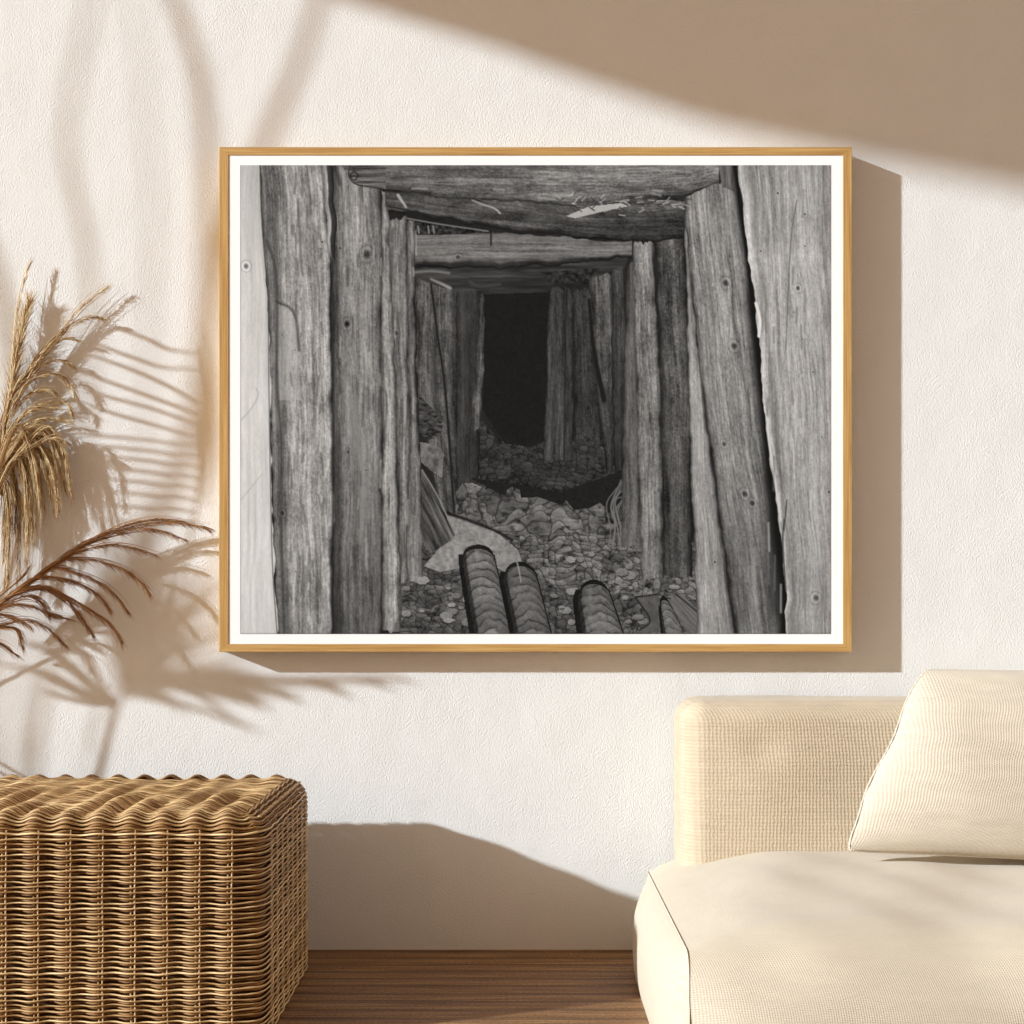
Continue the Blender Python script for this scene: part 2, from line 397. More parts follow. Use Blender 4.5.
for i in range(90):
    x_, y_ = rnd.uniform(405, 690), rnd.uniform(548, 630)
    if y_ < 580 and x_ < 530: continue
    w_ = rnd.uniform(2.5, 7.5); h_ = w_*rnd.uniform(.4, .7); q_ = rnd.uniform(-.5, .5); g_ = rnd.uniform(108, 142)
    pp_ = [(x_+w_*math.cos(t)*rnd.uniform(.8, 1.1)-h_*q_*math.sin(t), y_+h_*math.sin(t)+w_*q_*.4*math.cos(t)) for t in np.linspace(0, 5.4, 7)]
    comp(polym([(a+.8, b+1.4) for a, b in pp_])*.7, 40); comp(polym(pp_), g_*(1-.06*(gy-y_)/h_)+vn(gx*.6, gy*.6, 149)*24)
stroke([(446, 513), (462, 518), (478, 524), (496, 531), (512, 540)], (3, 2), 26, 1.2)
for i in range(9):
    x_ = 612+rnd.random()*12; stroke([(x_+4, 478+rnd.random()*20), (x_-6, 500+rnd.random()*12), (x_-2, 520+rnd.random()*10), (x_-5+rnd.random()*8, 545)], 1.0, 112)
comp(polym([(419, 395), (432, 408), (443, 425), (440, 436), (428, 440), (419, 432)]), 62+fbm(gx*.2, gy*.5, 150)*60)
comp(polym([(420, 442), (432, 444), (444, 450), (442, 478), (430, 470), (421, 462)]), 104+fbm(gx*.2, gy*.2, 152)*50)
m_ = polym([(421, 470), (428, 480), (455, 535), (450, 541), (432, 553), (424, 548), (421, 520)])
comp(m_, 72+fbm((gx*.9-gy*.45)*.35, (gx*.45+gy*.9)*.03, 154)*70+vn(gx*.8, gy*.8, 158)*12)
stroke([(422, 470), (438, 497), (455, 534)], 1.6, 128)
# loose boards at the lower right
comp(polym([(636, 598), (659, 595), (664, 632), (640, 632), (650, 620)]), 82+fbm(gx*.2, gy*.2, 160)*18)
stroke([(636, 597), (660, 594)], 1.2, 30); stroke([(636, 598), (650, 620), (640, 630)], 1.4, 34)
comp(polym([(668, 600), (682, 594), (722, 634), (688, 634)]), 98+fbm((gx+gy)*.05, (gx-gy)*.5, 162)*26)
stroke([(676, 594), (724, 634)], 1.4, 40)
# the ribbed pipes
def pipe(left, right, y0, base, seed):
    xl = interp(gy, left); xr = interp(gy, right); u = (gx-xl)/(xr-xl)
    top = y0+10*(1-np.sqrt(np.clip(1-(2*u-1)**2, 0, 1)))
    for s_, g_ in ((5, 20), (0, None)):
        m = ((u > -.02-s_*.028) & (u < 1+s_*.008) & (gy > top-s_*.9)).astype(float)
        if g_: comp(m*.92, g_); continue
        arc = (gy-y0-13*(1-np.sqrt(np.clip(1-(2*u-1)**2, 0, 1)))+fbm(gx*.09, gy*.05, seed, 2)*6)/9
        ph = arc-np.floor(arc); L = lat(seed+9)[np.floor(arc).astype(int) % 256, 7]
        v = base*(.80+.34*np.sin(np.clip(u, 0, 1)*math.pi)**.7)*(.92+.2*L)*(1-.62*np.exp(-(ph/.17)**2)*np.clip(fbm(gx*.09, gy*.09, seed+7)*1.5+.85, .3, 1))*(1+.30*(.6-ph))
        v = .9*v*(1+fbm(gx*.3, gy*.3, seed+3)*.2+vn(gx*.9, gy*.9, seed+5)*.14)*(1-.45*(u < .1))
        comp(m, v)
pipe([(552, 463), (567, 464), (632, 475)], [(552, 493), (567, 496), (623, 510), (634, 511)], 549, 106, 170)
pipe([(567, 506), (580, 504), (632, 515)], [(567, 533), (583, 538), (634, 551)], 566, 96, 180)
pipe([(583, 581), (600, 578), (634, 583)], [(583, 606), (595, 610), (634, 623)], 584, 102, 190)
pipe([(598, 659), (634, 664)], [(598, 668), (634, 684)], 600, 108, 195)
stroke([(517, 562), (519, 570), (521, 582)], 1.2, 150)
# near-right timbers
vpost([(263, 628), (330, 625), (400, 624), (545, 622)], [(263, 637), (330, 636), (400, 639), (545, 642)], 262, 546, [(0, 74), (.5, 108), (1, 92)], 200, .9, .8, vgrad=[(262, .8), (400, .95), (545, 1.0)])
vpost([(240, 632), (400, 638), (577, 642)], [(240, 654), (400, 661), (577, 664)], 243, 577, [(0, 118), (.3, 132), (.55, 148), (.8, 122), (1, 80)], 205, 1.1, 1.1, vgrad=[(240, 1.0), (577, .86)])
vpost([(232, 656), (400, 662), (578, 664)], [(232, 684), (400, 691), (578, 694)], 232, 578, [(0, 56), (.3, 88), (.6, 100), (.85, 76), (1, 46)], 210, 1.05, 2.6, vgrad=[(232, 1.), (400, 1.0), (480, .8), (578, .85)])
vpost([(200, 684), (400, 689), (632, 697)], [(200, 687), (300, 694), (400, 704), (632, 734)], 205, 640, [(0, 100), (.15, 146), (.8, 136), (1, 100)], 215, .8, .6, [(715, 562, 2)])
vpost([(182, 684), (235, 686), (300, 693), (400, 704), (500, 718), (632, 736)], [(165, 738), (275, 752), (330, 758), (400, 764), (480, 773), (560, 783), (634, 788)], 182, 640,
      [(0, 96), (.08, 138), (.5, 150), (.8, 128), (.95, 84), (1, 60)], 220, .95, .8, [(726, 283, 4.2), (734, 346, 4.2), (730, 256, 1.5), (724, 444, 3), (745, 494, 4), (752, 503, 3.5)], vgrad=[(182, .92), (260, 1), (420, .95), (540, .8), (634, .78)])
comp(polym([(718, 160), (738, 160), (742, 200), (735, 192), (722, 186)]), 92+fbm(gx*.4, gy*.05, 225)*40)
comp(np.exp(-((gx-(interp(gy, [(480, 775), (634, 782)])))/12.)**2)*np.clip((gy-470)/60, 0, 1)*np.clip((630-gy)/20, 0, 1)*.75, 42)
gap = [(165, 735), (275, 750), (330, 756), (400, 763), (480, 771), (560, 781), (600, 786), (634, 784)]
comp(np.exp(-(((gx-interp(gy, gap))/interp(gy, [(165, 3), (280, 3.2), (310, 6), (360, 4.5), (420, 5), (560, 6), (634, 5)]))**2)), 22)
vpost([(165, 739), (200, 742), (260, 748), (305, 756), (350, 760), (400, 764), (440, 767), (500, 776), (560, 783), (600, 788), (612, 784), (634, 786)], [(165, 840), (634, 840)], 150, 650,
      [(0, 196), (.05, 176), (.12, 140), (.2, 166), (.5, 172), (.8, 164), (1, 150)], 230, .72, .6, [(778, 193, 2), (805, 214, 2), (805, 246, 1.6), (798, 288, 3), (761, 251, 1.8), (794, 312, 1.4), (802, 339, 1.6), (813, 372, 1.6), (822, 437, 1.5), (816, 598, 4), (768, 418, 1.5), (829, 492, 2)], edge=0, vgrad=[(165, .9), (260, 1), (420, .96), (634, .84)])
stroke([(797, 200), (791, 240), (788, 300), (786, 350)], .9, 96)
stroke([(756, 303), (760, 320), (759, 336)], 3, 222); stroke([(767, 416), (769, 440), (775, 480), (781, 520)], (3, 1.5), 205)
stroke([(784, 520), (783, 545), (786, 590)], 1.4, 70); stroke([(787, 500), (784, 530)], 1.2, 60)
for i in range(26):
    x_ = rnd.uniform(765, 828); y_ = rnd.uniform(170, 600); stroke([(x_, y_), (x_+rnd.uniform(-1, 1), y_+rnd.uniform(10, 40))], .7, rnd.choice((110, 120, 200)), 1.4)
# the roof beams
comp(polym([(410, 262), (628, 256), (626, 264), (600, 276), (455, 292), (416, 278)]), 58+fbm(gx*.03, gy*.3, 240)*30)
comp(polym([(455, 278), (560, 276), (548, 292), (484, 294)]), 46+fbm(gx*.03, gy*.3, 243)*20)
comp(polym([(540, 272), (600, 268), (586, 284), (548, 282)]), 44+fbm(gx*.3, gy*.3, 246)*40)
stroke([(415, 272), (432, 271), (449, 273)], 2.2, 120, 1.2); stroke([(431, 279), (442, 284), (450, 288)], (1.5, 3.5), 150, 1.2)
stroke([(470, 282), (480, 286), (500, 284)], 2, 70, 1.5)
hbeam([(412, 234), (500, 232), (634, 242)], [(412, 268), (507, 268), (560, 264), (632, 257)], 415, 632, [(0, 96), (.3, 118), (.6, 120), (.78, 96), (.86, 52), (1, 40)], 250, .75, .8, [(458, 257, 3)])
stroke([(491, 231), (491, 245)], 1.6, 30); stroke([(416, 265), (440, 266), (450, 268)], 2, 26)
comp(polym([(414, 222), (470, 228), (500, 233), (414, 235)]), 44+fbm(gx*.3, gy*.3, 254)*50)
for x_ in (418, 428, 433): stroke([(x_, 226), (x_+1, 233)], 1.4, 135)
hbeam([(380, 188), (450, 192), (684, 200)], [(380, 210), (410, 213), (489, 228), (583, 238), (655, 242), (684, 237)], 386, 684, [(0, 108), (.25, 84), (.6, 72), (.85, 84), (.92, 52), (1, 38)], 260, 1.1, 1.6, hgrad=[(386, .95), (520, .95), (684, .9)])
stroke([(388, 206), (440, 217), (500, 229), (560, 236)], 1.5, 36); stroke([(406, 218), (440, 224), (488, 231)], 1.2, 128)
hbeam([(330, 150), (720, 150)], [(340, 186), (380, 189), (440, 197), (520, 202), (600, 206), (640, 204), (690, 196), (718, 183)], 336, 719, [(0, 98), (.35, 100), (.6, 114), (.8, 106), (1, 80)], 270, .95, 1.8, [(354, 175, 4)], hgrad=[(340, .8), (450, .95), (600, 1.12), (719, 1.1)])
stroke([(384, 190), (400, 192), (430, 193)], 2, 30, 2)
comp(polym([(566, 216), (590, 206), (622, 203), (628, 206), (600, 212), (575, 218)]), 172)
for i in range(60):
    x_ = rnd.uniform(555, 686); y_ = 208-abs(x_-620)*.12+rnd.uniform(-9, 7); a_ = rnd.uniform(-1, 1)
    stroke([(x_, y_), (x_+6*math.cos(a_), y_+5*math.sin(a_))], .8, rnd.choice((190, 60, 50, 170)))
for i in range(34):
    x_ = rnd.uniform(390, 680); y_ = rnd.uniform(168, 200); stroke([(x_, y_), (x_+rnd.uniform(6, 20), y_+rnd.uniform(0, 2))], .8, rnd.choice((60, 70, 165)), 1.4)
stroke([(472, 200), (482, 204), (494, 208), (500, 213)], (1, 2), 165); stroke([(398, 195), (406, 207)], (3, 2), 165)
# near-left timbers
vpost([(217, 387), (400, 396), (577, 398)], [(217, 407), (400, 409), (577, 410)], 217, 580, [(0, 96), (.5, 128), (1, 112)], 300, 1., .9, [(396, 333, 3.2)])
vpost([(220, 406), (400, 409), (577, 406)], [(220, 415), (330, 414), (400, 417), (480, 421), (577, 423)], 220, 579, [(0, 92), (.5, 128), (1, 106)], 304, 1., .9, vgrad=[(220, .95), (440, 1.0), (577, .95)])
vpost([(188, 381), (634, 382)], [(190, 387), (260, 391), (400, 396), (520, 398), (560, 402), (634, 402)], 189, 632, [(0, 86), (.3, 148), (.7, 138), (1, 104)], 308, 1.05, .9, vgrad=[(189, .85), (400, 1.0), (634, .98)])
vpost([(168, 328), (248, 331), (634, 333)], [(186, 381), (400, 382), (634, 381)], 168, 640, [(0, 76), (.14, 92), (.25, 126), (.6, 134), (.85, 124), (1, 100)], 312, .95, 1.0,
      [(367, 254, 5.5), (347, 324, 4.2), (340, 248, 2), (348, 452, 2.5), (366, 470, 2)], vgrad=[(168, .95), (260, 1.05), (400, .97), (500, .82), (634, .74)])
comp(polym([(352, 164), (386, 164), (386, 189), (372, 186), (356, 184), (349, 176)]), 88+fbm(gx*.03, gy*.5, 330)*70+vn(gx*.8, gy*.8, 331)*16)
stroke([(350, 166), (349, 176), (356, 184), (372, 187), (384, 189)], 1.3, 44)
stroke([(354, 171), (358, 175), (354, 180), (350, 175), (354, 171)], 1.2, 40); stroke([(341, 170), (345, 180), (347, 184)], 1.6, 150, 1.2); stroke([(333, 166), (338, 176), (340, 184)], 3, 60, 2)
stroke([(350, 400), (356, 430), (362, 480), (360, 540)], (6, 3), 138, 8)
vpost([(165, 260), (222, 262), (296, 268), (400, 270), (555, 274), (634, 279)], [(165, 322), (248, 329), (400, 332), (520, 333), (634, 331)], 150, 650,
      [(0, 118), (.12, 104), (.2, 112), (.28, 152), (.6, 158), (.85, 148), (.94, 172), (1, 140)], 318, .86, 1.3, [(320, 202, 1.6), (322, 242, 1.6), (282, 513, 3), (295, 350, 1.6), (282, 335, 1.8)], vgrad=[(165, .95), (300, .98), (420, 1.02), (634, .92)])
vpost([(165, 322), (248, 328), (270, 332)], [(165, 333), (230, 336), (270, 333)], 150, 262, [(0, 176), (.35, 172), (.5, 60), (1, 50)], 322, .6, .6)
comp(polym([(276, 303), (288, 308), (296, 320), (298, 345), (301, 400), (296, 400), (278, 400)])*.45, 178)
stroke([(266, 240), (274, 262), (277, 300), (277, 380), (281, 440), (281, 520), (284, 634)], (2, 1.6), 62, 1.6)
stroke([(277, 302), (290, 308), (296, 320), (299, 350)], 1.5, 60, 1.6); stroke([(298, 200), (301, 262), (303, 275)], 1, 84, 1.6)
for i in range(70):
    x_ = rnd.uniform(282, 328); y_ = rnd.uniform(170, 620); stroke([(x_, y_), (x_+rnd.uniform(-2, 2), y_+rnd.uniform(5, 22))], .9, rnd.choice((88, 96, 196, 205)), 1.2)
for i in range(60):
    x_ = rnd.uniform(338, 420); y_ = rnd.uniform(225, 560); stroke([(x_, y_), (x_+rnd.uniform(-1, 1), y_+rnd.uniform(8, 30))], .8, rnd.choice((70, 78, 165)), 1.2)
stroke([(332, 246), (332, 330), (333, 420), (333, 520), (332, 600), (335, 634)], 1.6, 40, 1.6)
vpost([(165, 220), (634, 220)], [(165, 260), (222, 262), (296, 268), (400, 270), (555, 274), (634, 278)], 150, 650, [(0, 206), (.5, 208), (.9, 200), (1, 190)], 326, .22, .25, [(246, 266, 3.6)], edge=0, vgrad=[(165, .93), (300, 1.0), (540, 1.03), (634, .98)])
stroke([(268, 296), (269, 400), (272, 555), (277, 634)], 1, 90); stroke([(260, 165), (262, 222), (268, 296)], 1.4, 70)
stroke([(241, 420), (250, 410), (258, 396), (256, 388)], .8, 165); stroke([(241, 500), (252, 486), (262, 474)], .7, 172)
comp(((gy > 633.0) | (gx < 241.0)).astype(float)*.25, 60)
IMG = np.clip(IMG*1.0+vn(gx*1.3, gy*1.3, 400)*5, 12, 232)

# ------------------------------------------------------------------ framed picture
FD = .06
root = empty('framed_picture', P(535.5, 400, 0)+Vector((0, -.001, 0)), 'large black and white mine tunnel print in a slim light oak frame on wall', 'picture')
fo = root.location
TL, BR = P(219, 147, FD), P(852, 652, FD)             # outer corners of the front face
iTL, iBR = P(228.3, 155, FD), P(843, 644, FD)         # sight edge
mTL, mBR = P(240, 165, FD), P(831, 634, FD)           # printed area
def rail(p0, p1, q0, q1, horizontal):
    """mitred rail: outer edge p0-p1, inner edge q0-q1 (x,z pairs), extruded to the wall"""
    y0, y1 = -FD, -.001; b = .0012
    v = []
    for (x, z), (X, Z) in ((p0, q0), (p1, q1)):
        for t, y in ((0, y1), (0, y0+b), (.04, y0), (.96, y0), (1, y0+b*.6), (1, y1)):
            v.append(Vector((x+(X-x)*t, y, z+(Z-z)*t))-fo)
    f = [(i, i+1, i+7, i+6) for i in range(5)]+[(5, 0, 6, 11), (5, 4, 3, 2, 1, 0), (6, 7, 8, 9, 10, 11)]
    o = mesh('frame_rail', v, f, M_oak, root, False)
    at = o.data.attributes.new('grain', 'FLOAT_VECTOR', 'POINT'); off = rnd.random()*20
    L = [((q.x*5, q.y*150, q.z*260+off) if horizontal else (q.x*260+off, q.y*150, q.z*5)) for q in v]
    at.data.foreach_set('vector', [c for q in L for c in q])
a_, b_, c_, d_ = (TL.x, TL.z), (BR.x, TL.z), (BR.x, BR.z), (TL.x, BR.z)
A_, B_, C_, D_ = (iTL.x, iTL.z), (iBR.x, iTL.z), (iBR.x, iBR.z), (iTL.x, iBR.z)
rail(a_, b_, A_, B_, True); rail(b_, c_, B_, C_, False); rail(c_, d_, C_, D_, True); rail(d_, a_, D_, A_, False)
q = MB(); q.box((iTL.x-.002, -FD+.0022, iBR.z-.002), (iBR.x+.002, -FD+.010, iTL.z+.002))
q.build('paper_border', M_mat, root, False)['label'] = 'white paper border'
q = MB(); q.box((iTL.x-.004, -.02, iBR.z-.004), (iBR.x+.004, -.006, iTL.z+.004)); q.build('backing_board', M_core, root, False)
xs = np.linspace(mTL.x, mBR.x, nx); zs = np.linspace(mTL.z, mBR.z, ny)
vx, vz = np.meshgrid(xs, zs)
co = np.stack([vx-fo.x, np.full(vx.shape, -FD+.0016-fo.y), vz-fo.z], -1).reshape(-1, 3)
me = bpy.data.meshes.new('print')
ii = np.arange(nx*ny).reshape(ny, nx)
fc = np.stack([ii[:-1, :-1], ii[1:, :-1], ii[1:, 1:], ii[:-1, 1:]], -1).reshape(-1, 4)
me.vertices.add(nx*ny); me.vertices.foreach_set('co', co.ravel().astype(np.float32))
me.loops.add(fc.size); me.loops.foreach_set('vertex_index', fc.ravel().astype(np.int32))
me.polygons.add(len(fc)); me.polygons.foreach_set('loop_start', np.arange(0, fc.size, 4, dtype=np.int32))
me.update(calc_edges=True)
g = IMG/255.; lin = np.where(g <= .04045, g/12.92, ((g+.055)/1.055)**2.4)*.92
at = me.color_attributes.new('ink', 'FLOAT_COLOR', 'POINT')
at.data.foreach_set('color', np.stack([lin, lin, lin, np.ones_like(lin)], -1).ravel().astype(np.float32))
mp_, nt, b = material('printed_photograph', .95, .04)
an = N(nt, 'ShaderNodeVertexColor', layer_name='ink'); nt.links.new(an.outputs[0], b.inputs['Base Color'])
me.materials.append(mp_)
po = bpy.data.objects.new('print', me); C.objects.link(po); po.parent = root
po['label'] = 'grey photograph of a timbered mine tunnel with rubble and pipes'

# ------------------------------------------------------------------ rattan ottoman
OX0, OX1, OA0, OA1, OH, OR, RT = -1.30, -.4665, .135, .81, .422, .055, .040
ot = empty('rattan_ottoman', ((OX0+OX1)/2, -(OA0+OA1)/2, 0), 'large golden brown woven rattan ottoman with rounded edges on the floor at left', 'ottoman')
PER = .0600
def ring(inset, ds=.0055):
    """points, outward normals and arc length round the plan, starting in the middle of the front"""
    x0, x1, y0, y1 = OX0+inset, OX1-inset, -OA1+inset, -OA0-inset; r = max(OR-inset*.6, .012)
    out = []; L = 0
    segs = [('l', (x0+r, y0), (x1-r, y0), (0, -1)), ('c', (x1-r, y0+r), -90), ('l', (x1, y0+r), (x1, y1-r), (1, 0)), ('c', (x1-r, y1-r), 0),
            ('l', (x1-r, y1), (x0+r, y1), (0, 1)), ('c', (x0+r, y1-r), 90), ('l', (x0, y1-r), (x0, y0+r), (-1, 0)), ('c', (x0+r, y0+r), 180)]
    for s_ in segs:
        if s_[0] == 'l':
            (ax, ay), (bx, by), n_ = s_[1:]; ln = math.hypot(bx-ax, by-ay); k = int(ln/ds)
            for i in range(k): out.append((ax+(bx-ax)*i/k, ay+(by-ay)*i/k, n_[0], n_[1], L+ln*i/k, s_[0]))
        else:
            (cx, cy), a0 = s_[1:]; ln = r*math.pi/2; k = max(4, int(ln/ds))
            for i in range(k):
                q_ = math.radians(a0+90*i/k); out.append((cx+r*math.cos(q_), cy+r*math.sin(q_), math.cos(q_), math.sin(q_), L+ln*i/k, s_[0]))
        L += ln
    return out
def env(s_): return .5+.5*math.cos(2*math.pi*(s_+.006)/PER)
def bulge_coord(x, y, nx_, ny_):
    # bands follow x on the front, y on the ends
    return x-OX1 if abs(ny_) > abs(nx_) else y
mainw, subw, stk = MB(), MB(), MB()
Ls = OH-RT; rows = []
zz = .006
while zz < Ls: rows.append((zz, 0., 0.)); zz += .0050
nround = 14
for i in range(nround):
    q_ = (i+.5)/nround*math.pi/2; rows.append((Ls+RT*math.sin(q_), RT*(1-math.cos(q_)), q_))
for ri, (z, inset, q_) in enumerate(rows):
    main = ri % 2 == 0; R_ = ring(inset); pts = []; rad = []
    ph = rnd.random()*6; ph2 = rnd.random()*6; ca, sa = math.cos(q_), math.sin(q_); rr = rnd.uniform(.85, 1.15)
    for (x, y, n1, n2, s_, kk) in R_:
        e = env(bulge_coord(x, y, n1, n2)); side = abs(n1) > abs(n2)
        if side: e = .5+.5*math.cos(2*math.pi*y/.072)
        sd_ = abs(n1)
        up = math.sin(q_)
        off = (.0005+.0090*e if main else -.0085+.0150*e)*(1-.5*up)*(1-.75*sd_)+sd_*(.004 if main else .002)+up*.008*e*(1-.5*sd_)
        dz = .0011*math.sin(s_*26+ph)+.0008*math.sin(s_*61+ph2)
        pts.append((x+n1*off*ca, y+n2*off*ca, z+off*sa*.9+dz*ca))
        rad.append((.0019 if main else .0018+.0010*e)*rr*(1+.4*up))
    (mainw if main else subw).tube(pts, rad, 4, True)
# the flat top: strands running left to right over the same ribs
yy = -OA1+RT; k = 0
while yy < -OA0-RT:
    t0, t1 = OX0+RT, OX1-RT; n_ = int((t1-t0)/.0065); ph = rnd.random()*6; ph2 = rnd.random()*6
    pts = []; rad = []
    for i in range(n_+1):
        x = t0+(t1-t0)*i/n_; e = env(x-OX1); ed = min(1, min(x-t0, t1-x)/.04)
        edf = min(1, (yy+OA1-RT)/.05); 
        h_ = OH+(.0005+(1-.62*smooth((yy+OA1-.12)/.4))*(.0105+.004*math.sin(x*31+yy*9)+.003*math.sin(x*13-yy*17))*e)*(.5+.5*ed)+.003*math.sin(x*9+yy*7)
        pts.append((x, yy+.0009*math.sin(x*30+ph), h_+.0007*math.sin(x*55+ph2))); rad.append(.0024+.0006*math.sin(x*20+ph2))
    (subw if k % 3 == 2 else mainw).tube(pts, rad, 4); yy += .0056; k += 1
# upright stakes in pairs
for sgn in (0, .0075):
    k = 0
    while True:
        x = OX1-.016-PER*k-sgn-.038
        if x < OX0+.05: break
        stk.tube([(x+.0008*math.sin(z*40), -OA1-.0050, z) for z in np.linspace(0.002, Ls, 12)]+[(x, -OA1-.001, Ls+RT*.5)], .0017, 5); k += 1
    for k in range(10):
        y = -OA1+.09+.072*k+sgn
        if y < -OA0-.05: stk.tube([(OX1+.0045, y, z) for z in np.linspace(0.002, Ls, 8)], .0016, 5)
# braided edge along the right end
br = [(OX1-RT*.32, y, OH-RT*.12) for y in np.linspace(-OA1+.05, -OA0-.05, 90)]
for p_ in (0, math.pi):
    stk.tube([(x+.0030*math.sin(i*1.1+p_), y, z+.0045-.003+.0018*math.cos(i*1.1+p_)) for i, (x, y, z) in enumerate(br)], .0017, 5)
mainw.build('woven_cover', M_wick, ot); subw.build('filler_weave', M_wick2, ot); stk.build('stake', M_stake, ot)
cr = MB()
prof = [(.004, .008)]+[(z, .008) for z in np.linspace(.02, Ls, 6)]+[(Ls+(RT-.006)*math.sin(t), .008+RT*(1-math.cos(t))) for t in np.linspace(.2, math.pi/2, 7)]
base = ring(.008, .02)
for z, ins in prof:
    cr.v += [(x-n1*(ins-.008), y-n2*(ins-.008), z) for (x, y, n1, n2, s_, kk) in base]
nb = len(base)
for j in range(len(prof)-1):
    for i in range(nb): i2 = (i+1) % nb; cr.f.append((j*nb+i, j*nb+i2, (j+1)*nb+i2, (j+1)*nb+i))
cr.f.append(tuple(range(nb))[::-1]); cr.f.append(tuple((len(prof)-1)*nb+i for i in range(nb)))
cr.build('inner_frame', M_core, ot)

# ------------------------------------------------------------------ sofa
sf = empty('sofa', (1.4, -.55, 0), 'low cream upholstered sofa with rounded seat standing on the floor at right', 'sofa')
SX0, SX1 = .312, 2.45
def seat_profile(f, n=60):
    """(a, z) from the back top over the front to the floor; f = 0 at the end seam, 1 in the middle"""
    zt = .206+.068*f; af = .978+.055*f; rc = .045+.125*f
    out = []
    n1, n2, n3 = 22, 22, 16
    for i in range(n1):
        t = i/n1; a = .13+(af-rc-.13)*t
        out.append((a, zt-.030*f*max(0, t-.35)**1.5*1.6))
    zc = out[-1][1]
    for i in range(n2):
        q_ = i/(n2-1)*math.pi/2
        out.append((af-rc+rc*math.sin(q_), zc-rc*(1-math.cos(q_))))
    for i in range(1, n3):
        t = i/(n3-1); z = (zc-rc)*(1-t)
        out.append((af+.018*f*math.sin(t*math.pi)-.02*t*t, z))
    return out
sx = [0, .004, .012, .025, .045, .07, .10, .14, .17]+list(np.arange(.2, SX1-SX0-.02, .03))+[SX1-SX0]
secs = []
for d in sx: secs.append((SX0+d, seat_profile(1-(1-min(1, d/.26))**2.3)))
st = MB(); npf = len(secs[0][1])
def seatpt(i, j):
    x, (a, z) = secs[j][0], secs[j][1][i]; t = smooth((x-SX0)/.12)
    z += t*(.0022*math.sin(x*19+a*9)+.0014*math.sin(x*31-a*16+1)+.004*math.sin(x*9+a*4))*(1 if z > .02 else 0)
    return (x, -a-t*.003*math.sin(x*17+z*20), z)
st.grid(lambda i, j: seatpt(i, j), npf, len(secs))
n = len(st.v)                                                        # close the back, the right end and the bottom
pr = secs[-1]
st.v += [(pr[0], -a, z) for a, z in pr[1]]+[(pr[0], -.13, 0)]; st.f.append(tuple(range(n, n+npf+1)))
n = len(st.v); st.v += [(SX0, -.13, .206), (SX1, -.13, .26), (SX1, -.13, 0), (SX0, -.13, 0)]; st.f.append((n, n+1, n+2, n+3))
st.build('seat', M_seat, sf)
ep = MB(); p0 = seat_profile(0)                                      # bulging end panel
amax = .978
def ztop(a):
    best = .206
    for (a1, z1), (a2, z2) in zip(p0[:-1], p0[1:]):
        if a1 <= a <= a2 and a2 > a1: return z1+(z2-z1)*(a-a1)/(a2-a1)
    return best if a < .9 else .15
NA, NZ = 60, 26
def endp(i, j):
    t = i/(NA-1); tt = .5-.5*math.cos(math.pi*t); a = .13+(amax-.13)*tt; zt = ztop(a)
    v_ = j/(NZ-1); v_ = 1-(1-v_)**1.7; z = zt*v_
    e1 = (1-abs(2*tt-1)**5); zz_ = abs((z-.085)/(zt-.085+1e-6)) if z > .085 else (.085-z)/.085*.55
    e2 = 1-min(1, zz_)**2.6
    return (SX0-.052*max(0, e1)**.8*max(0, e2)**.8-(.0 if z > .0 else 0), -a, z)
ep.grid(endp, NA, NZ); ep.build('end_panel', M_seat, sf)
sm = MB(); pts = [Vector((SX0-.0012, -a, z+.0012)) for a, z in p0]
sm.tube(pts, .0013, 6); s1 = sm.build('seam_piping', M_seam, sf); s1['label'] = 'thin beige stitched seam'
# backrest: rounded block with soft front and a shallow dimple
BX0, BX1, BA0, BA1, BZ = .376, 2.45, .03, .262, .611
def rbox(x0, x1, y0, y1, z0, z1, r, n, disp=None):
    """box with rounded edges from a subdivided cube mapped to a rounded box"""
    m = MB(); cx, cy, cz = (x0+x1)/2, (y0+y1)/2, (z0+z1)/2; hx, hy, hz = (x1-x0)/2, (y1-y0)/2, (z1-z0)/2
    def axis(h, k):
        core = np.linspace(-h+r, h-r, k); e = np.array([1-math.cos(t) for t in np.linspace(0, math.pi/2, 9)])[1:]*0
        edge = [-h+r-r*math.tan(t)/1.0 for t in np.linspace(math.pi/4, 0, 8)[:-1]]
        return edge+list(core)+[-t for t in edge[::-1]]
    ax, ay, az = axis(hx, n[0]), axis(hy, n[1]), axis(hz, n[2])
    def mp(x, y, z):
        c = Vector((max(-hx+r, min(hx-r, x)), max(-hy+r, min(hy-r, y)), max(-hz+r, min(hz-r, z))))
        d = Vector((x, y, z))-c
        if d.length > 1e-9: d = d.normalized()*r
        p_ = c+d; nn = d.normalized() if d.length > 1e-9 else Vector((0, 0, 0)); p_ += Vector((cx, cy, cz))
        return disp(p_, nn) if disp else p_
    for sgn in (-1, 1):
        m.grid(lambda i, j: mp(ax[i], sgn*hy, az[j]), len(ax), len(az))
        m.grid(lambda i, j: mp(ax[i], ay[j], sgn*hz), len(ax), len(ay))
        m.grid(lambda i, j: mp(sgn*hx, ay[i], az[j]), len(ay), len(az))
    return m
dc = P(762, 748, BA1)
def bdisp(p_, nn):
    if nn.y < -.3:
        t = smooth((p_.x-BX0)/.2)*smooth((BZ-p_.z)/.15)
        p_ = p_+Vector((0, -.010*t*-nn.y, 0))
        d = math.hypot((p_.x-dc.x)*.9, p_.z-dc.z); p_.y += .006*math.exp(-(d/.040)**2)-.003*math.exp(-(((p_.x-dc.x-.02)/.10)**2+((p_.z-dc.z-.09)/.05)**2))
        p_.y += .004*math.sin(p_.x*14)*math.sin(p_.z*9)
    if nn.z > .3: p_ = p_+Vector((0, 0, (.004*math.sin(p_.x*5.2+.4)-.006*(1-smooth((p_.x-BX0)/.25)))*nn.z))
    return p_
